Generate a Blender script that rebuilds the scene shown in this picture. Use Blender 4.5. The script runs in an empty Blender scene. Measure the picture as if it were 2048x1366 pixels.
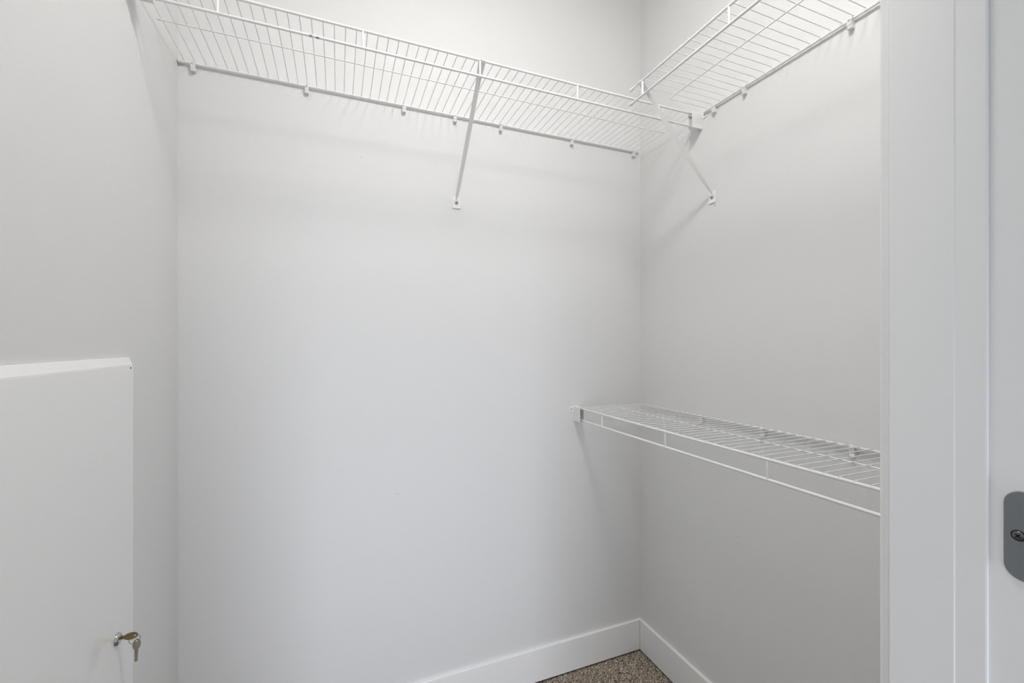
import bpy, math, random
import numpy as np
from mathutils import Matrix, Vector

# ------------------------------------------------------------------ camera
PI = math.pi
F_PX, TH, CY, EYE = 868.34, 0.3812, 685.6, 1.245
sc = bpy.context.scene
COL = sc.collection
cam_data = bpy.data.cameras.new('camera')
cam_data.sensor_fit = 'HORIZONTAL'
cam_data.sensor_width = 36.0
cam_data.lens = 36.0 * F_PX / 2048.0
cam_data.shift_y = (CY - 683.0) / 2048.0
cam_data.clip_start = 0.01
cam = bpy.data.objects.new('camera', cam_data)
cam.location = (0, 0, EYE)
cam.rotation_euler = (PI / 2, 0, -TH)
COL.objects.link(cam)
sc.camera = cam

# ------------------------------------------------------------------ light
sc.view_settings.view_transform = 'Standard'
sc.view_settings.look = 'None'
sc.view_settings.gamma = 1.0
sc.view_settings.use_curve_mapping = False
sc.view_settings.exposure = 0.0

world = bpy.data.worlds.new('room_daylight')
sc.world = world
world.use_nodes = True
bg = world.node_tree.nodes['Background']
bg.inputs['Color'].default_value = (0.90, 0.95, 1.0, 1)
bg.inputs['Strength'].default_value = 0.55

LAMP_POS = (0.36, 0.475)
LAMP_STRENGTH = 85.0
FILL_POWER = 4.9
wl = bpy.data.lights.new('doorway_daylight_fill', 'AREA')  # added daylight fill out of view, brightens the lower back wall
wl.shape = 'RECTANGLE'
wl.size, wl.size_y = 1.0, 0.8
wl.energy = FILL_POWER
wl.spread = math.radians(66)
wl.color = (0.85, 0.895, 1.0)
wo = bpy.data.objects.new('doorway_daylight_fill', wl)
wo.location = (0.10, -1.7, 0.50)
wo.rotation_euler = (Vector((0.22, 1.4, 0.42)) - Vector(wo.location)).to_track_quat('-Z', 'Y').to_euler()
COL.objects.link(wo)

# ------------------------------------------------------------------ room numbers (metres)
D, XL, XR = 1.4556, -0.4099, 1.1494          # back, left and right wall planes
CEIL = 2.74
ZS, ZL = EYE + 0.7748, EYE - 0.2485          # rail heights of the shelves
YB, XRF, XLF = 1.1381, 0.8348, 0.8502        # front rails: back shelf, right shelf, low shelf
LIP = 0.0433
BH = 0.119
WIN, WOUT = 0.3257, 0.205                    # closet face and bedroom face of the front wall
XJ = 0.640                                   # right jamb
XJL = -0.182                                 # left jamb
HEAD = 2.06
R_RAIL, R_WIRE, R_MID = 0.0034, 0.00112, 0.0018

# ------------------------------------------------------------------ materials
def new_mat(name):
    m = bpy.data.materials.new(name)
    m.use_nodes = True
    return m, m.node_tree.nodes, m.node_tree.links, m.node_tree.nodes['Principled BSDF']

def paint(name, col, rough, bump_scale=None, bump=0.0, spots=(), mottling=0.0):
    m, n, l, b = new_mat(name)
    b.inputs['Roughness'].default_value = rough
    tc = n.new('ShaderNodeTexCoord')
    base = None
    rgb = n.new('ShaderNodeRGB'); rgb.outputs[0].default_value = (*col, 1)
    base = rgb.outputs[0]
    if mottling:
        nz = n.new('ShaderNodeTexNoise'); nz.inputs['Scale'].default_value = 3.0
        nz.inputs['Detail'].default_value = 4.0
        l.new(tc.outputs['Object'], nz.inputs['Vector'])
        mx = n.new('ShaderNodeMix'); mx.data_type = 'RGBA'
        mx.inputs['A'].default_value = (*[c * (1 - mottling) for c in col], 1)
        mx.inputs['B'].default_value = (*[min(1, c * (1 + mottling)) for c in col], 1)
        l.new(nz.outputs['Fac'], mx.inputs['Factor'])
        base = mx.outputs['Result']
    for (p, rad, scol) in spots:                      # scuffs: small marks that stay where they are
        mp = n.new('ShaderNodeVectorMath'); mp.operation = 'SUBTRACT'
        mp.inputs[1].default_value = p
        l.new(tc.outputs['Object'], mp.inputs[0])
        dv = n.new('ShaderNodeVectorMath'); dv.operation = 'DIVIDE'
        dv.inputs[1].default_value = rad
        l.new(mp.outputs[0], dv.inputs[0])
        ln = n.new('ShaderNodeVectorMath'); ln.operation = 'LENGTH'
        l.new(dv.outputs[0], ln.inputs[0])
        mr = n.new('ShaderNodeMapRange')
        mr.inputs['From Min'].default_value = 0.6; mr.inputs['From Max'].default_value = 1.0
        mr.inputs['To Min'].default_value = 1.0; mr.inputs['To Max'].default_value = 0.0
        l.new(ln.outputs['Value'], mr.inputs['Value'])
        mx = n.new('ShaderNodeMix'); mx.data_type = 'RGBA'
        l.new(mr.outputs['Result'], mx.inputs['Factor'])
        l.new(base, mx.inputs['A'])
        mx.inputs['B'].default_value = (*scol, 1)
        base = mx.outputs['Result']
    l.new(base, b.inputs['Base Color'])
    if bump_scale:
        nz = n.new('ShaderNodeTexNoise'); nz.inputs['Scale'].default_value = bump_scale
        nz.inputs['Detail'].default_value = 3.0
        l.new(tc.outputs['Object'], nz.inputs['Vector'])
        bp = n.new('ShaderNodeBump'); bp.inputs['Strength'].default_value = bump
        bp.inputs['Distance'].default_value = 0.001
        l.new(nz.outputs['Fac'], bp.inputs['Height'])
        l.new(bp.outputs['Normal'], b.inputs['Normal'])
    return m

def metal(name, col, rough, metallic=1.0, scale=None, dark=None):
    m, n, l, b = new_mat(name)
    b.inputs['Metallic'].default_value = metallic
    b.inputs['Roughness'].default_value = rough
    b.inputs['Base Color'].default_value = (*col, 1)
    if scale:
        tc = n.new('ShaderNodeTexCoord')
        nz = n.new('ShaderNodeTexNoise'); nz.inputs['Scale'].default_value = scale
        nz.inputs['Detail'].default_value = 5.0
        l.new(tc.outputs['Object'], nz.inputs['Vector'])
        mx = n.new('ShaderNodeMix'); mx.data_type = 'RGBA'
        mx.inputs['A'].default_value = (*dark, 1); mx.inputs['B'].default_value = (*col, 1)
        l.new(nz.outputs['Fac'], mx.inputs['Factor'])
        l.new(mx.outputs['Result'], b.inputs['Base Color'])
    return m

WALLCOL = (0.775, 0.776, 0.774)
M = {}
M['wall'] = paint('wall_paint', WALLCOL, 0.6, 330.0, 0.15, mottling=0.012)
M['wall_back'] = paint('wall_paint_back', WALLCOL, 0.6, 330.0, 0.15, mottling=0.012, spots=[
    ((0.0686, D, EYE + 0.589), (0.0022, 0.05, 0.0016), (0.48, 0.47, 0.46)),
    ((0.1816, D, EYE - 0.493), (0.0030, 0.05, 0.0022), (0.52, 0.51, 0.50))])
M['wall_right'] = paint('wall_paint_right', WALLCOL, 0.6, 330.0, 0.15, mottling=0.012, spots=[
    ((XR, 1.0763, EYE + 0.4512), (0.05, 0.0026, 0.0034), (0.36, 0.35, 0.34)),
    ((XR, 0.986, EYE - 0.60), (0.05, 0.0024, 0.0024), (0.52, 0.52, 0.51))])
M['ceiling'] = paint('ceiling_paint', (0.85, 0.85, 0.84), 0.8, 200.0, 0.1)
M['trim'] = paint('trim_paint', (0.92, 0.92, 0.918), 0.36, 90.0, 0.05, mottling=0.01)
M['wire'] = paint('white_vinyl_coating', (0.88, 0.88, 0.875), 0.32, 600.0, 0.03)
M['wire_scuffed'] = paint('white_vinyl_scuffed', (0.88, 0.88, 0.875), 0.32, 600.0, 0.03, spots=[
    ((-0.0600, 0.0, -0.0008), (0.0066, 0.0050, 0.0030), (0.16, 0.15, 0.14)),
    ((-0.0455, 0.0, -0.0018), (0.0060, 0.0050, 0.0022), (0.22, 0.21, 0.20))])
M['plastic'] = paint('white_plastic', (0.84, 0.84, 0.83), 0.40, 300.0, 0.03)
M['panel'] = paint('white_enamel', (0.92, 0.92, 0.92), 0.14, 60.0, 0.012)
M['screw'] = metal('zinc_screw', (0.60, 0.60, 0.60), 0.35, 1.0, 260.0, (0.25, 0.25, 0.25))
M['chrome'] = metal('chrome', (0.62, 0.62, 0.63), 0.16, 1.0, 120.0, (0.45, 0.45, 0.46))
M['dark'] = metal('black_recess', (0.012, 0.012, 0.012), 0.6, 0.0, 200.0, (0.006, 0.006, 0.006))
M['brass'] = metal('tarnished_brass', (0.27, 0.195, 0.095), 0.30, 1.0, 160.0, (0.11, 0.082, 0.045))
M['nickel'] = metal('dull_nickel_brass', (0.19, 0.165, 0.12), 0.34, 0.95, 160.0, (0.10, 0.087, 0.066))
M['steel_wire'] = metal('spring_steel', (0.34, 0.35, 0.37), 0.28, 1.0, 200.0, (0.2, 0.2, 0.22))
M['hinge'] = metal('dark_satin_nickel', (0.250, 0.266, 0.278), 0.5, 0.35, 700.0, (0.215, 0.229, 0.24))
M['hinge_screw'] = metal('dark_screw', (0.20, 0.205, 0.21), 0.32, 0.8, 400.0, (0.13, 0.13, 0.135))

def lamp_mat():
    m, n, l, b = new_mat('lamp_diffuser')
    b.inputs['Base Color'].default_value = (0.9, 0.9, 0.88, 1)
    b.inputs['Emission Color'].default_value = (1.0, 0.978, 0.95, 1)
    b.inputs['Emission Strength'].default_value = LAMP_STRENGTH
    return m
M['lamp'] = lamp_mat()

def carpet_base():
    m, n, l, b = new_mat('carpet_backing')
    b.inputs['Roughness'].default_value = 1.0
    tc = n.new('ShaderNodeTexCoord')
    vo = n.new('ShaderNodeTexVoronoi'); vo.inputs['Scale'].default_value = 220.0
    l.new(tc.outputs['Object'], vo.inputs['Vector'])
    cr = n.new('ShaderNodeValToRGB')
    e = cr.color_ramp.elements
    e[0].position = 0.0; e[0].color = (0.05, 0.04, 0.03, 1)
    e[1].position = 1.0; e[1].color = (0.36, 0.31, 0.26, 1)
    sp = n.new('ShaderNodeSeparateColor')
    l.new(vo.outputs['Color'], sp.inputs[0])
    l.new(sp.outputs[0], cr.inputs['Fac'])
    l.new(cr.outputs['Color'], b.inputs['Base Color'])
    return m
M['carpet_base'] = carpet_base()

def carpet_yarn():
    m, n, l, b = new_mat('carpet_yarn')
    b.inputs['Roughness'].default_value = 1.0
    at = n.new('ShaderNodeAttribute'); at.attribute_name = 'yarn'
    l.new(at.outputs['Color'], b.inputs['Base Color'])
    return m
M['yarn'] = carpet_yarn()

# ------------------------------------------------------------------ mesh helpers
class MB:
    """collects vertices and faces for one mesh"""
    def __init__(s): s.v, s.f, s.sm = [], [], []
    def add(s, vs, fs, smooth=False):
        o = len(s.v)
        s.v += [tuple(p) for p in vs]
        s.f += [tuple(i + o for i in f) for f in fs]
        s.sm += [smooth] * len(fs)
        return s
    def box(s, lo, hi, bev=0.0):
        (x0, y0, z0), (x1, y1, z1) = lo, hi
        if bev <= 0:
            vs = [(x, y, z) for x in (x0, x1) for y in (y0, y1) for z in (z0, z1)]
            return s.add(vs, [(0, 1, 3, 2), (4, 6, 7, 5), (0, 4, 5, 1), (2, 3, 7, 6), (0, 2, 6, 4), (1, 5, 7, 3)])
        import bmesh
        bm = bmesh.new()
        bmesh.ops.create_cube(bm, size=1.0)
        for v in bm.verts:
            v.co = Vector(((x0 + x1) / 2 + v.co.x * (x1 - x0), (y0 + y1) / 2 + v.co.y * (y1 - y0), (z0 + z1) / 2 + v.co.z * (z1 - z0)))
        bmesh.ops.bevel(bm, geom=bm.edges[:] , offset=bev, segments=2, profile=0.5, affect='EDGES')
        bm.verts.index_update()
        s.add([v.co for v in bm.verts], [[v.index for v in f.verts] for f in bm.faces])
        bm.free()
        return s
    def tube(s, a, b, r, n=10, cap=True, r2=None):
        """round bar from a to b with softly rounded ends"""
        a, b = Vector(a), Vector(b)
        r2 = r if r2 is None else r2
        d = (b - a).normalized()
        u = d.orthogonal().normalized(); w = d.cross(u)
        rings = [(a, r * 0.55), (a + d * r * 0.3, r * 0.9), (a + d * r * 0.7, r), (b - d * r2 * 0.7, r2), (b - d * r2 * 0.3, r2 * 0.9), (b, r2 * 0.55)] if cap else [(a, r), (b, r2)]
        vs, fs = [], []
        for p, q in rings:
            for k in range(n):
                t = 2 * PI * k / n
                vs.append(p + u * (q * math.cos(t)) + w * (q * math.sin(t)))
        for j in range(len(rings) - 1):
            for k in range(n):
                k2 = (k + 1) % n
                fs.append((j * n + k, j * n + k2, (j + 1) * n + k2, (j + 1) * n + k))
        fs.append(tuple(range(n))[::-1]); fs.append(tuple((len(rings) - 1) * n + k for k in range(n)))
        return s.add(vs, fs, True)
    def loft(s, sections, closed=True, caps=True, smooth=False):
        n = len(sections[0]); vs = [p for q in sections for p in q]; fs = []
        for j in range(len(sections) - 1):
            for k in range(n if closed else n - 1):
                k2 = (k + 1) % n
                fs.append((j * n + k, j * n + k2, (j + 1) * n + k2, (j + 1) * n + k))
        if caps:
            fs.append(tuple(range(n))[::-1]); fs.append(tuple((len(sections) - 1) * n + k for k in range(n)))
        return s.add(vs, fs, smooth)
    def lathe(s, prof, origin, axis, n=24):
        """profile of (radius, height) spun about axis"""
        d = Vector(axis).normalized(); u = d.orthogonal().normalized(); w = d.cross(u); o = Vector(origin)
        secs = []
        for (r, h) in prof:
            secs.append([o + d * h + u * (max(r, 1e-5) * math.cos(2 * PI * k / n)) + w * (max(r, 1e-5) * math.sin(2 * PI * k / n)) for k in range(n)])
        return s.loft(secs, True, True, True)
    def extrude(s, outline, t, frame):
        """outline of (a, b) pairs, thickness t about zero along the frame's third axis"""
        n = len(outline)
        vs = [frame @ Vector((a, b, -t / 2)) for a, b in outline] + [frame @ Vector((a, b, t / 2)) for a, b in outline]
        fs = [tuple(range(n))[::-1], tuple(n + k for k in range(n))]
        fs += [(k, (k + 1) % n, n + (k + 1) % n, n + k) for k in range(n)]
        return s.add(vs, fs)
    def mesh(s, name, mat, autosmooth=True):
        me = bpy.data.meshes.new(name)
        me.from_pydata(s.v, [], s.f)
        me.validate()
        import bmesh
        bm = bmesh.new(); bm.from_mesh(me)
        bmesh.ops.recalc_face_normals(bm, faces=bm.faces[:])
        bm.to_mesh(me); bm.free()
        if len(s.sm) == len(me.polygons):
            me.polygons.foreach_set('use_smooth', s.sm)
            if any(s.sm):
                try: me.set_sharp_from_angle(angle=math.radians(50))
                except Exception: pass
        me.materials.append(M[mat] if isinstance(mat, str) else mat)
        return me

def put(name, me, parent=None, loc=(0, 0, 0), rot=(0, 0, 0), kind=None, label=None):
    o = bpy.data.objects.new(name, me)
    COL.objects.link(o)
    o.location = loc; o.rotation_euler = rot
    if parent is not None: o.parent = parent
    if kind: o['kind'] = kind
    if label: o['label'] = label
    return o

def part(name, mb, mat, parent, loc=(0, 0, 0), label=None):
    return put(name, mb.mesh(name, mat), parent, loc, label=label)

def thing(name, label, cat, loc, rotz=0.0, group=None):
    o = bpy.data.objects.new(name, None)
    o.empty_display_size = 0.02
    COL.objects.link(o)
    o.location = loc; o.rotation_euler = (0, 0, rotz)
    o['label'] = label; o['category'] = cat
    if group: o['group'] = group
    return o

def copy_thing(root, loc, rotz, label):
    r = root.copy(); COL.objects.link(r)
    r.location = loc; r.rotation_euler = (0, 0, rotz); r['label'] = label
    for ch in list(root.children):
        c = ch.copy(); COL.objects.link(c); c.parent = r
        for g in list(ch.children):
            d = g.copy(); COL.objects.link(d); d.parent = c
    return r

# ------------------------------------------------------------------ room shell
def struct(name, lo, hi, mat, bev=0.0):
    return put(name, MB().box(lo, hi, bev).mesh(name, mat), kind='structure')

T = 0.11
struct('wall_back', (XL - T, D, 0), (XR + T, D + T, CEIL), 'wall_back')
struct('wall_left', (XL - T, WOUT, 0), (XL, D, CEIL), 'wall')
struct('wall_right', (XR, WOUT, 0), (XR + T, D, CEIL), 'wall_right')
struct('ceiling', (XL - T, WOUT, CEIL), (XR + T, D + T, CEIL + 0.1), 'ceiling')
wf = MB()
wf.box((-2.2, WOUT, 0), (XJL - 0.02, WIN, CEIL))
wf.box((XJ + 0.02, WOUT, 0), (2.6, WIN, CEIL))
wf.box((XJL - 0.02, WOUT, HEAD + 0.02), (XJ + 0.02, WIN, CEIL))
put('wall_front', wf.mesh('wall_front', 'wall'), kind='structure')

floor = struct('floor', (-2.2, -3.0, -0.06), (2.6, D + T, -0.006), 'carpet_base')

# carpet pile: cut yarn tufts, uncountable
def carpet_pile():
    rng = np.random.default_rng(5)
    sp = 0.0033
    xs = np.arange(XL + 0.004, XR - 0.002, sp); ys = np.arange(WOUT - 0.10, D - 0.002, sp)
    gx, gy = np.meshgrid(xs, ys)
    cx = gx.ravel() + rng.uniform(-.0014, .0014, gx.size); cy = gy.ravel() + rng.uniform(-.0014, .0014, gx.size)
    keep = ((cy > WIN) | ((cx > XJL + .004) & (cx < XJ - .004))) & (cx < XR - .0135) & (cx > XL + .0135) & (cy < D - .0135)
    cx, cy = cx[keep], cy[keep]; N = len(cx)
    h = rng.uniform(.0025, .0062, N); r = rng.uniform(.0014, .0023, N); a = rng.uniform(0, PI, N)
    lx = rng.normal(0, .0011, N); ly = rng.normal(0, .0011, N)
    ang = a[:, None] + (np.arange(4) * PI / 2)[None]
    low = np.stack([cx[:, None] + r[:, None] * np.cos(ang), cy[:, None] + r[:, None] * np.sin(ang), np.repeat((h * .25 - .0062)[:, None], 4, 1)], -1)
    top = np.stack([cx + lx, cy + ly, h - .006], -1)[:, None]
    V = np.concatenate([low, top], 1).reshape(-1, 3)
    tri = np.array([[j, (j + 1) % 4, 4] for j in range(4)])
    Tt = (tri[None] + (np.arange(N) * 5)[:, None, None]).reshape(-1, 3)
    me = bpy.data.meshes.new('carpet_pile')
    me.vertices.add(len(V)); me.vertices.foreach_set('co', V.ravel())
    me.loops.add(Tt.size); me.loops.foreach_set('vertex_index', Tt.ravel().astype(np.int32))
    me.polygons.add(len(Tt)); me.polygons.foreach_set('loop_start', (np.arange(len(Tt)) * 3).astype(np.int32))
    me.update(calc_edges=True)
    pal = np.array([(.64, .55, .44), (.46, .385, .30), (.26, .205, .155), (.085, .065, .05), (.80, .73, .63), (.50, .45, .385)])
    pr = np.array([.22, .22, .18, .14, .13, .11])
    c = pal[rng.choice(6, N, p=pr)] * rng.uniform(.8, 1.2, (N, 1))
    C4 = np.concatenate([np.clip(c, 0, 1), np.ones((N, 1))], 1)
    at = me.color_attributes.new('yarn', 'FLOAT_COLOR', 'POINT')
    at.data.foreach_set('color', np.repeat(C4, 5, 0).ravel())
    me.materials.append(M['yarn'])
    put('carpet_pile', me, floor, kind='stuff')
carpet_pile()

# baseboards: flat board with an eased top edge
def baseboard(name, p0, p1, n):
    """p0->p1 along the wall, n is the direction into the room"""
    t, r = 0.0105, 0.0025
    prof = [(0, 0), (t, 0), (t, BH - r), (t - r * .3, BH - r * .3), (t - r, BH), (0, BH)]
    secs = [[Vector((p[0] + n[0] * a, p[1] + n[1] * a, b)) for a, b in prof] for p in (p0, p1)]
    put(name, MB().loft(secs).mesh(name, 'trim'), kind='structure')
baseboard('baseboard_back', (XL, D), (XR, D), (0, -1))
baseboard('baseboard_right', (XR, WIN), (XR, D - 0.012), (-1, 0))
baseboard('baseboard_left', (XL, WIN), (XL, D - 0.012), (1, 0))
baseboard('baseboard_front', (XJ + 0.07, WIN), (XR - 0.012, WIN), (0, 1))

# door frame: jambs, head, stops and closet-side casing
door = bpy.data.objects.new('door_1', None); COL.objects.link(door)
door.location = ((XJ + XJL) / 2, WIN, 0); door['kind'] = 'structure'
dl = Vector(door.location)
def dpart(name, lo, hi, bev):
    b = MB().box([lo[i] - dl[i] for i in range(3)], [hi[i] - dl[i] for i in range(3)], bev)
    return put(name, b.mesh(name, 'trim'), door)
SY0, SY1, ST = 0.2381, 0.2640, 0.0050
YN = 0.196                                            # jamb's bedroom edge
dpart('jamb', (XJ, YN, 0), (XJ + 0.018, WIN, HEAD), 0.0016)
dpart('jamb', (XJL - 0.018, YN, 0), (XJL, WIN, HEAD), 0.0016)
dpart('head_jamb', (XJL - 0.018, YN, HEAD), (XJ + 0.018, WIN, HEAD + 0.018), 0.0016)
dpart('door_stop', (XJ - ST, SY0, 0), (XJ, SY1 + .006, HEAD), 0.0018)
dpart('door_stop', (XJL, SY0, 0), (XJL + ST, SY1, HEAD), 0.0018)
dpart('door_stop', (XJL + ST, SY0, HEAD - ST), (XJ - ST, SY1, HEAD), 0.0018)
# the liner beyond the stop stands a hair prouder, so its near edge shows as a fine line
dpart('jamb_liner', (XJ - ST - .001, SY1, 0), (XJ, WIN, HEAD), 0.0011)
dpart('jamb_liner', (XJL, SY1, 0), (XJL + ST + .001, WIN, HEAD), 0.0011)
dpart('jamb_liner', (XJL + ST + .001, SY1, HEAD - ST - .001), (XJ - ST - .001, WIN, HEAD), 0.0011)
CT, CW = 0.0134, 0.058
dpart('casing', (XJ - 0.001, WIN, 0), (XJ + 0.005 + CW, WIN + CT, HEAD + 0.005 + CW), 0.003)
dpart('casing', (XJL - 0.005 - CW, WIN, 0), (XJL - 0.005, WIN + CT, HEAD + 0.005 + CW), 0.003)
dpart('casing', (XJL - 0.005, WIN, HEAD + 0.005), (XJ + 0.005, WIN + CT, HEAD + 0.005 + CW), 0.003)
dpart('casing', (XJ + 0.005, WOUT - CT, 0), (XJ + 0.005 + CW, WOUT, HEAD + 0.005 + CW), 0.003)
dpart('casing', (XJL - 0.005 - CW, WOUT - CT, 0), (XJL - 0.005, WOUT, HEAD + 0.005 + CW), 0.003)
dpart('casing', (XJL - 0.005, WOUT - CT, HEAD + 0.005), (XJ + 0.005, WOUT, HEAD + 0.005 + CW), 0.003)

# unseen door leaf, added open at a right angle to shade the jamb
slab = MB().box((XJ + .004, -0.615, 0.012), (XJ + .039, 0.183, HEAD - .004), 0.002)
leaf = put('shading_door', slab.mesh('shading_door', 'trim'), kind='structure')

# ------------------------------------------------------------------ closet ceiling lamp (above the frame)
lamp = thing('ceiling_light', 'round white flush ceiling light with a domed frosted diffuser inside the closet', 'lamp', (LAMP_POS[0], LAMP_POS[1], CEIL))
part('base', MB().lathe([(0.0, 0), (0.125, 0), (0.13, -0.008), (0.13, -0.03), (0.118, -0.034), (0.0, -0.034)], (0, 0, 0), (0, 0, 1), 32), 'plastic', lamp)
part('lamp_shade', MB().lathe([(0.117, -0.034), (0.115, -0.040), (0.09, -0.048), (0.05, -0.052), (0.0, -0.053)], (0, 0, 0), (0, 0, 1), 24), 'lamp', lamp)

# ------------------------------------------------------------------ wire shelves
# local frame: x along the rails, y from the front rail (0) towards the wall (depth), z = rail centre
WZ = R_RAIL + R_WIRE - 0.0005                          # deck wires are welded on top of the rails
_wire_mesh = {}
def wire_mesh(depth):
    key = round(depth, 4)
    if key not in _wire_mesh:
        _wire_mesh[key] = MB().tube((0, -R_RAIL * .7, WZ), (0, depth + R_RAIL * .9, WZ), R_WIRE, 6).mesh('deck_wire', 'wire')
    return _wire_mesh[key]

def wire_shelf(label, loc, rotz, depth, front, mid, back, wires, ties, caps, scuff=False):
    s = thing('wire_shelf', label, 'shelf', loc, rotz, 'white wire shelves in the closet')
    ym = depth * 0.465
    part('front_rail', MB().tube((front[0], 0, 0), (front[1], 0, 0), R_RAIL, 12), 'wire', s)
    put('lip_rail', MB().tube((front[0], 0, 0), (front[1], 0, 0), R_RAIL, 12).mesh('lip_rail', 'wire_scuffed' if scuff else 'wire'), s, (0, 0, -LIP))
    part('middle_rail', MB().tube((mid[0], ym, WZ - R_WIRE - R_MID + .0004), (mid[1], ym, WZ - R_WIRE - R_MID + .0004), R_MID, 8), 'wire', s)
    part('back_rail', MB().tube((back[0], depth, 0), (back[1], depth, 0), R_RAIL, 12), 'wire', s)
    wm = wire_mesh(depth)
    for x in wires: put('deck_wire', wm, s, (x, 0, 0))
    tm = MB().tube((0, 0, -LIP), (0, 0, 0), 0.0029, 10).mesh('lip_tie', 'wire')
    for x in ties: put('lip_tie', tm, s, (x, 0, 0))
    if caps:
        cm = MB().lathe([(0.0, -.0022), (.0028, -.0020), (.0043, -.0006), (.0046, .002), (.0045, .011), (.0037, .0125)], (0, 0, 0), (1, 0, 0), 12).mesh('end_cap', 'plastic')
        sm = MB().lathe([(0.0, -.0014), (.0018, -.0012), (.0027, -.0002), (.0028, .002), (.0027, .008), (.0021, .009)], (0, 0, 0), (1, 0, 0), 12).mesh('end_cap', 'plastic')
        for (x, y, z, small) in caps:
            put('end_cap', sm if small else cm, s, (x, y, z))
    return s

GAP = 0.0075
# back wall shelf (x runs with the world's X)
BX0, BX1 = XL + 0.0025, XR - 0.010
xs0 = -0.3940 + 0.02572 * np.arange(0, 60)
wire_shelf('long white wire shelf high on the back wall',
           (0.0, YB, ZS), 0.0, D - GAP - YB, (XL + .003, XR - .003), (-0.4008, 1.1180), (BX0, BX1 - .004), [float(x) for x in xs0],
           [-0.2483, 0.0577, 0.3616, 0.6683, 0.9740], [(-0.4022, (D - GAP - YB) * .465, WZ - R_WIRE - R_MID + .0004, 's'), (BX0, D - GAP - YB, 0, False)], True)
# right wall shelf, high: local x runs along -Y (towards the camera), local y along +X
RY0 = 1.1040
ry = [RY0 - y for y in (1.0985 - 0.02598 * np.arange(0, 29))]
RD = XR - GAP - XRF
wire_shelf('white wire shelf high on the right wall, above the back shelf bracket',
           (XRF, RY0, ZS), -PI / 2, RD, (0.0, RY0 - WIN - .006), (0.006, RY0 - WIN - .008), (-0.013, RY0 - WIN - .008), [float(v) for v in ry],
           [RY0 - 1.0467, RY0 - 0.7412, RY0 - 0.4357],
           [(0.0, 0, 0, False), (0.0, 0, -LIP, False)])
# right wall shelf, low
LY0 = D - 0.006
ly = [LY0 - y for y in (0.7740 + 0.0260 * np.arange(-16, 26))]
wire_shelf('white wire shelf low on the right wall, below the other shelves',
           (XLF, LY0, ZL), -PI / 2, XR - GAP - XLF, (0.003, LY0 - WIN - .006), (0.008, LY0 - WIN - .008), (0.006, LY0 - WIN - .008), [float(v) for v in ly],
           [LY0 - 1.2818, LY0 - 0.9682, LY0 - 0.6555, LY0 - 0.343], [])

# ------------------------------------------------------------------ wall clips that hold the back rails
# local frame: x along the wall, y = 0 on the wall and negative into the room, z = 0 at the rail centre
def make_clip(label, loc, rotz):
    c = thing('wall_clip', label, 'clip', loc, rotz, 'white plastic clips under the shelf rails')
    b = MB()
    w = 0.0056
    b.box((-w, -0.0045, -0.0212), (w, 0.0, -R_RAIL - .0012), 0.0008)           # wall pad under the rail
    # strap that wraps the front of the rail and runs down
    prof = [(-.0042, .0030), (-.0086, .0046), (-.0122, .0036), (-.0128, -.0030), (-.0122, -.0100), (-.0092, -.0175),
            (-.0112, -.0204), (-.0098, -.0216), (-.0066, -.0200), (-.0040, -.0200), (-.0040, -.0060), (-.0108, -.0058), (-.0112, .0026), (-.0080, .0036)]
    b.loft([[Vector((x, y, z)) for y, z in prof] for x in (-w, w)], True, True)
    b.box((-w, -0.0130, -0.0217), (w, -0.0005, -0.0204), 0.0004)               # bottom ledge
    part('body', b, 'plastic', c)
    part('screw', MB().lathe([(0.0, 0.0014), (.0028, .0013), (.0040, .0004), (.0042, -.0008)], (0, -.0130, -0.0012), (0, -1, 0), 12), 'plastic', c)
    part('screw_slot', MB().box((-.0026, -.0148, -.0017), (.0026, -.0141, -.0008)), 'screw', c)
    return c
order = ['leftmost', 'second from left', 'third from left', 'fourth from left, just left of the diagonal brace', 'fifth from left, just right of the diagonal brace', 'sixth from left', 'rightmost, in the corner,']
bclips = [-0.3731, -0.0873, 0.2005, 0.371, 0.5373, 0.8259, 1.1111]
clip_labels = ['leftmost white clip under the back wall shelf, beside the left corner',
               'second white clip from the left under the back wall shelf',
               'third white clip from the left under the back wall shelf',
               'white clip under the back wall shelf just left of its diagonal brace',
               'white clip under the back wall shelf just right of its diagonal brace',
               'second white clip from the right under the back wall shelf',
               'rightmost white clip under the back wall shelf, in the right corner']
clip0 = None
for x, lab in zip(bclips, clip_labels):
    if clip0 is None: clip0 = make_clip(lab, (x, D, ZS), 0.0)
    else: copy_thing(clip0, (x, D, ZS), 0.0, lab)
for y, lab in ((1.0735, 'white clip under the high right shelf nearest the back corner, beside the bracket tab'),
               (0.9588, 'middle white clip of the three under the high right shelf'),
               (0.665, 'white clip under the high right shelf nearest the door frame')):
    copy_thing(clip0, (XR, y, ZS), -PI / 2, lab)
for y, lab in ((1.1282, 'white clip behind the low shelf nearest the back corner'),
               (0.8988, 'middle white clip behind the low shelf on the right wall'),
               (0.6606, 'white clip behind the low shelf nearest the door frame')):
    copy_thing(clip0, (XR, y, ZL), -PI / 2, lab)

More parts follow.
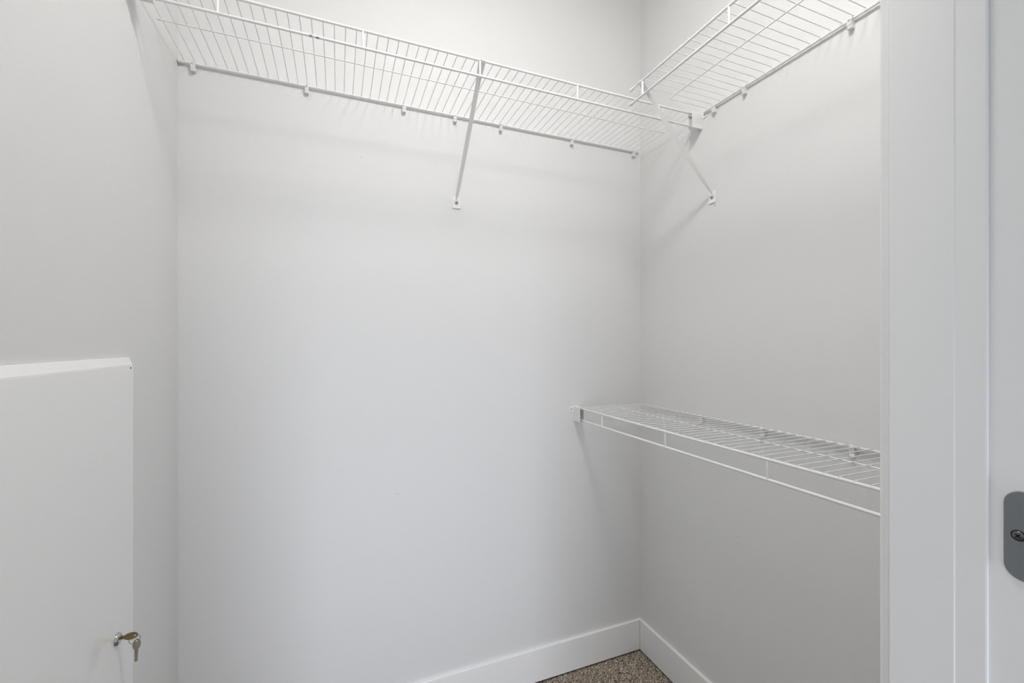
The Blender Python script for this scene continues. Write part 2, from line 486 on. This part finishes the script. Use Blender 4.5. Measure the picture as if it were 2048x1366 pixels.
# ------------------------------------------------------------------ diagonal braces
# local frame: x along the wall, y = 0 on the wall, negative into the room, z = 0 at the rail centre
def make_brace(label, loc, rotz, depth, foot_z, skew):
    g = thing('shelf_brace', label, 'brace', loc, rotz, 'white diagonal braces under the high shelves')
    top = Vector((skew, -depth + .0058, -.0012)); foot = Vector((0, -.0028, foot_z + 0.0105))
    d = (top - foot).normalized()
    xax = Vector((1, 0, 0)); xax = (xax - d * xax.dot(d)).normalized(); nrm = d.cross(xax).normalized()
    if nrm.y > 0: nrm = -nrm                             # towards the room
    L = (top - foot).length
    secs = []
    t = 0.0012
    for (s, w, dep) in ((0.0, .0016, .0010), (.018, .0048, .0060), (.045, .0064, .0098), (.16, .0068, .0108), (L - .085, .0068, .0100), (L - .055, .0070, .0078), (L - .032, .0078, .0046), (L - .014, .0095, .0018), (L, .0102, .0010)):
        p = foot + d * s
        q = [(-w, 0), (-w + t, -t * .2), (0, dep - t), (w - t, -t * .2), (w, 0), (0, dep)]
        secs.append([p + xax * a - nrm * (-b + .001) for a, b in q])
    arm = MB().loft(secs, True, True)
    arm.sm = [True] * len(arm.sm)
    part('arm', arm, 'wire', g)
    # two tabs hooked over the front rail
    for x in (skew - .0046, skew + .0046):
        sec = []
        for k in range(9):
            a = math.radians(190 * k / 8)
            for_r = (R_RAIL + .0003, R_RAIL + .0016)
            sec.append([Vector((x + dx, -depth - math.cos(a) * r, math.sin(a) * r)) for dx, r in ((-.0027, for_r[0]), (.0027, for_r[0]), (.0027, for_r[1]), (-.0027, for_r[1]))])
        part('hook', MB().loft(sec, True, True), 'wire', g)
    fm = Matrix.Translation((0, -.0009, foot_z)) @ Matrix(((1, 0, 0, 0), (0, 0, 1, 0), (0, 1, 0, 0), (0, 0, 0, 1)))
    out = [(-.0140, -.0185), (.0140, -.0185), (.0140, .0120), (.0090, .0215), (.0060, .0215), (.0, .0105), (-.0060, .0215), (-.0090, .0215), (-.0140, .0120)]
    fp = MB().extrude(out, .0018, fm)
    fp.loft([[Vector((-.0140, y0, z0)), Vector((.0140, y0, z0)), Vector((.0140, y1, z1)), Vector((-.0140, y1, z1))] for (y0, z0, y1, z1) in
             ((-.0018, foot_z - .0170, 0, foot_z - .0183), (-.0040, foot_z - .0186, -.0034, foot_z - .0198))], True, True)
    part('foot', fp, 'wire', g)
    part('screw', MB().lathe([(0.0, .0042), (.0022, .0041), (.0036, .003), (.0044, .0012), (.0062, .0008), (.0064, 0)], (0, -.0018, foot_z), (0, -1, 0), 16), 'screw', g)
    part('screw_slot', MB().box((-.0022, -.0063, foot_z - .0005), (.0022, -.0059, foot_z + .0005)).box((-.0005, -.0063, foot_z - .0022), (.0005, -.0059, foot_z + .0022)), 'dark', g)
    return g
make_brace('white diagonal steel brace under the long back wall shelf', (0.3775, D, ZS), 0.0, D - YB, 0.4804 - 0.7748, -.0085)
make_brace('white diagonal steel brace under the high right shelf, crossing before the back shelf', (XR, 1.0865, ZS), -PI / 2, XR - XRF, 0.4808 - 0.7748, .0270)

# ------------------------------------------------------------------ end brackets: open boxes that carry the front rails
# local frame: y = 0 on the wall, box grows along -y; x across; z = 0 at the front rail centre; tab on the +x*side
def make_bracket(label, loc, rotz, side):
    g = thing('end_bracket', label, 'bracket', loc, rotz, 'white plastic end brackets of the shelves')
    dep, hw, z1, z0, t = 0.044, 0.0098, 0.0052, -LIP - 0.0062, 0.0016
    b = MB()
    b.box((-hw, -dep, z0), (-hw + t, 0, z1), .0004)
    b.box((hw - t, -dep, z0), (hw, 0, z1), .0004)
    b.box((-hw + t * .8, -dep, z0), (hw - t * .8, 0, z0 + t), .0004)
    b.box((-hw + t * .8, -dep * .55, z1 - t), (hw - t * .8, 0, z1), .0004)
    b.box((-hw + t * .8, -t, z0 + t * .8), (hw - t * .8, 0, z1 - t * .8))
    b.box((-hw - .0006, -dep - .0004, z0 + .001), (-hw + t + .0006, -dep + .0022, z1), .0006)
    b.box((hw - t - .0006, -dep - .0004, z0 + .001), (hw + .0006, -dep + .0022, z1), .0006)
    part('housing', b, 'plastic', g)
    # screw tab with a round hole
    n = 16; th = .0022; hr = .0032
    cx, cz = side * (hw + .0105), z1 - .0105
    outer, inner = [], []
    sq = [(-.0115, -.0105), (.0105, -.0105), (.0105, .0075), (.0080, .0105), (-.0115, .0105)]
    per = []
    for k in range(n):
        a = 2 * PI * (k + .5) / n
        dx, dz = math.cos(a), math.sin(a)
        best = 9
        for (p, q) in zip(sq, sq[1:] + sq[:1]):
            ex, ez = q[0] - p[0], q[1] - p[1]
            den = dx * ez - dz * ex
            if abs(den) < 1e-9: continue
            s_ = (p[0] * ez - p[1] * ex) / den; u_ = (p[0] * dz - p[1] * dx) / den
            if s_ > 0 and -1e-6 <= u_ <= 1 + 1e-6: best = min(best, s_)
        outer.append((dx * best * side, dz * best)); inner.append((dx * hr * side, dz * hr))
    secs = []
    for k in list(range(n)) + [0]:
        o, i = outer[k], inner[k]
        secs.append([Vector((cx + o[0], -th, cz + o[1])), Vector((cx + i[0], -th, cz + i[1])), Vector((cx + i[0], 0, cz + i[1])), Vector((cx + o[0], 0, cz + o[1]))])
    part('screw_tab', MB().loft(secs, True, False), 'plastic', g)
    part('screw_hole', MB().lathe([(0, .0009), (hr, .0009), (hr, 0)], (cx, 0, cz), (0, -1, 0), 14), 'screw', g)
    return g
make_bracket('white plastic end bracket on the right wall holding the back shelf', (XR, YB, ZS), -PI / 2, 1)
make_bracket('white plastic end bracket on the back wall holding the low shelf', (XLF - .002, D, ZL), 0.0, -1)
make_bracket('white plastic end bracket on the left wall, cut by the top of the frame', (XL, YB, ZS), PI / 2, -1)

# ------------------------------------------------------------------ access panel on the left wall
PY1, PZ1 = 1.1434, EYE - 0.0297                         # far edge, top edge
PY0, PZ0, PT = 0.56, 0.16, 0.011
panel = thing('access_panel', 'white enamelled metal access panel door with a key lock on the left wall', 'panel', (XL + .0006, (PY0 + PY1) / 2, PZ0))
def prect(y0, y1, z0, z1, r, n=5):
    pts = []
    for (cy, cz, a0) in ((y1 - r, z1 - r, 0), (y0 + r, z1 - r, 90), (y0 + r, z0 + r, 180), (y1 - r, z0 + r, 270)):
        for k in range(n + 1):
            a = math.radians(a0 + 90 * k / n)
            pts.append((cy + r * math.cos(a), cz + r * math.sin(a)))
    return pts
hy = (PY1 - PY0) / 2; hz = PZ1 - PZ0
ring = lambda x, my, mz, r: [Vector((x, y, z)) for y, z in prect(-hy + my, hy - my, mz, hz - mz, r)]
pb = MB().loft([ring(0, 0.0006, 0.0006, .0045), ring(.0036, 0, 0, .0050), ring(.0046, .0006, .0010, .0046), ring(PT - .0012, .0022, .0135, .0040), ring(PT - .0003, .0030, .0155, .0036), ring(PT, .0046, .0185, .0030)], True, True, False)
part('door_sheet', pb, 'panel', panel)
# black disc in place of the shade in a small corner hole
part('corner_hole_disc', MB().lathe([(0, .0008), (.0021, .0006), (.0024, 0)], (PT - .0004, 1.1320 - (PY0 + PY1) / 2 - .004, EYE - .0521 - PZ0), (1, 0, 0), 14), 'dark', panel)
LKY, LKZ = 1.0660, EYE - 0.5747
lock = part('lock', MB().lathe([(0.0, .0056), (.0046, .0056), (.0056, .0050), (.0074, .0062), (.0098, .0054), (.0114, .0030), (.0119, .0008), (.0119, 0)], (PT - .0002, LKY - (PY0 + PY1) / 2, LKZ - PZ0), (1, 0, 0), 28), 'chrome', panel, label='chrome cam lock')

# ------------------------------------------------------------------ keys on a wire ring
def key_outline(Lb, Wb, R1, R2, teeth):
    """blade along +a from -Lb to 0, then an oval bow of radii R1 (along) and R2 (across)"""
    up, n = [], 22
    pts = []
    # top side of the blade, tip to shoulder
    pts.append((-Lb, -Wb * .16)); pts.append((-Lb, Wb * .16)); pts.append((-Lb + Wb * .14, Wb * .36)); pts.append((-Lb + Wb * .4, Wb * .48))
    pts.append((-.003, Wb * .5)); pts.append((-.001, Wb * .62))
    a0 = math.radians(158)
    for k in range(n + 1):
        a = a0 - 2 * a0 * k / n
        pts.append((R1 + R1 * math.cos(a) - .001, R2 * math.sin(a)))
    pts.append((-.001, -Wb * .62)); pts.append((-.003, -Wb * .5))
    m = len(teeth)
    for k, td in enumerate(teeth):
        x = -.0045 - (Lb - .0085) * k / (m - 1)
        pts.append((x, -Wb * .5 + td))
    pts.append((-Lb + Wb * .14, -Wb * .34))
    return pts
TEETH = (0, .0006, .0002, .0007, .0003, .0006, .0003, .0005)

def key_mesh(name, mat, Lb, Wb, R1, R2, t=.0019):
    b = MB()
    out = key_outline(Lb, Wb, R1, R2, TEETH)
    # triangulated by bmesh, bow pierced by an inset hole
    import bmesh
    bm = bmesh.new()
    ov = [bm.verts.new((a, c, 0)) for a, c in out]
    hc, hr = R1 * 1.50, R2 * .27
    hv = [bm.verts.new((hc + hr * math.cos(2 * PI * k / 14), hr * math.sin(2 * PI * k / 14), 0)) for k in range(14)]
    es = [bm.edges.new((ov[k], ov[(k + 1) % len(ov)])) for k in range(len(ov))] + [bm.edges.new((hv[k], hv[(k + 1) % 14])) for k in range(14)]
    bmesh.ops.triangle_fill(bm, edges=es, use_beauty=True, normal=(0, 0, 1))
    ret = bmesh.ops.extrude_face_region(bm, geom=bm.faces[:])
    vs = [e for e in ret['geom'] if isinstance(e, bmesh.types.BMVert)]
    bmesh.ops.translate(bm, verts=vs, vec=(0, 0, t))
    bmesh.ops.translate(bm, verts=bm.verts[:], vec=(0, 0, -t / 2))
    bmesh.ops.recalc_face_normals(bm, faces=bm.faces[:])
    me = bpy.data.meshes.new(name); bm.to_mesh(me); bm.free()
    me.materials.append(M[mat])
    return me

LX = XL + PT + .0056
# key in the lock: blade pushed in, bow sticking straight out into the room, turned half over
k1 = put('key', key_mesh('key', 'brass', .018, .0054, .0114, .0063))
k1['label'] = 'brass key pushed into the chrome lock of the white panel'; k1['category'] = 'key'
K1ROT = math.radians(43)
k1.location = (LX + .0066, LKY, LKZ + .0010)
k1.rotation_euler = (PI / 2 - K1ROT, 0, 0)
part('key_ridge', MB().box((-.012, -.0009, -.0013), (.012, .0009, .0013), .0004), 'brass', k1)
# ring through the bow
rc = Vector((LX + .0066 + .0168, LKY - .001, LKZ + .0010 - .0072)); RR = .0086
ringm = MB()
sec = []
NR = 36
rn = Vector((.25, -1, .10)).normalized(); ru = rn.cross(Vector((0, 0, 1))).normalized(); rw = rn.cross(ru).normalized()
for k in range(NR + 1):
    a = 2 * PI * k / NR
    er = ru * math.cos(a) + rw * math.sin(a)
    sec.append([er * (RR + .00055 * math.cos(2 * PI * j / 6)) + rn * (.00055 * math.sin(2 * PI * j / 6)) for j in range(6)])
ringm.loft(sec, True, False, True)
ro = put('key_ring', ringm.mesh('key_ring', 'steel_wire'), None, rc)
ro['label'] = 'thin steel wire ring joining the two keys at the panel lock'; ro['category'] = 'key ring'
# second key hanging from the ring, blade down
k2 = put('key', key_mesh('key', 'nickel', .0215, .0056, .0098, .0064))
k2['label'] = 'dull brass key hanging blade down from the wire ring'; k2['category'] = 'key'
bowc = rc + Vector((.0032, .0000, -RR + .0006))
# local +a (towards the bow) points up
zax = Vector((.36, -1.0, .25)).normalized()
xax = (Vector((0.03, 0, 1)) - zax * zax.dot(Vector((0.03, 0, 1)))).normalized()
yax = zax.cross(xax)
R3 = Matrix((xax, yax, zax)).transposed()
k2.rotation_euler = R3.to_euler()
k2.location = bowc - xax * (.0098 * 1.50 - .0032)
part('key_groove', MB().box((-.019, .0002, -.0013), (.000, .0012, .0013), .0002), 'nickel', k2)

# ------------------------------------------------------------------ hinge leaf on the right jamb
HZ0, HZ1 = EYE - 0.2402, EYE - 0.1497
HY1 = XJ * 0.35576; HY0 = YN - 0.002
hin = thing('hinge', 'dark grey steel door hinge leaf screwed to the right door jamb', 'hinge', (XJ, HY1, HZ0))
hh, hw, hr = HZ1 - HZ0, HY1 - HY0, 0.0145
o = [(-hw, 0.0)]
for (c0, c1, a0) in ((-hr, hr, -90), (-hr, hh - hr, 0)):
    for k in range(9):
        a = math.radians(a0 + 90 * k / 8)
        o.append((c0 + hr * math.cos(a), c1 + hr * math.sin(a)))
o.append((-hw, hh))
# slightly rounded rim: three rings
def oshrink(pts, e):
    cy, cz = -hw / 2, hh / 2
    return [(y - math.copysign(e, y - cy) if y > -hw + 1e-5 else y, z - math.copysign(e, z - cz)) for y, z in pts]
lt = .0016
hl = MB().loft([[Vector((.0004, y, z)) for y, z in o], [Vector((-lt + .0006, y, z)) for y, z in o], [Vector((-lt, y, z)) for y, z in oshrink(o, .0006)]], True, True)
part('leaf', hl, 'hinge', hin)
part('knuckle', MB().tube((-.004, -hw - .0035, 0), (-.004, -hw - .0035, hh), .0058, 16), 'hinge', hin)
for (y, z) in ((-.0108, hh * .5), (-.0235, hh * .14), (-.0235, hh * .86)):
    s = part('screw', MB().lathe([(.0047, -.0002), (.0046, .0003), (.0040, .0009), (.0022, .0014), (0.0, .0015)], (-lt, y, z), (-1, 0, 0), 20), 'hinge_screw', hin)
    part('screw_rim', MB().lathe([(.0047, .0002), (.0056, .0002), (.0056, -.0002), (.0047, -.0002), (.0047, .0002)], (-lt, y, z), (-1, 0, 0), 20), 'dark', s)
    cr = MB()
    for ang in (38, 128):
        a = math.radians(ang); u = Vector((0, math.cos(a), math.sin(a))); v = Vector((0, -math.sin(a), math.cos(a)))
        p = Vector((-lt - .0014, y, z))
        cr.loft([[p + u * .0026 + v * .0006, p + u * .0026 - v * .0006, p - u * .0026 - v * .0006, p - u * .0026 + v * .0006],
                 [q + Vector((-.0003, 0, 0)) for q in (p + u * .0026 + v * .0006, p + u * .0026 - v * .0006, p - u * .0026 - v * .0006, p - u * .0026 + v * .0006)]], True, True)
    part('screw_slot', cr, 'dark', s)
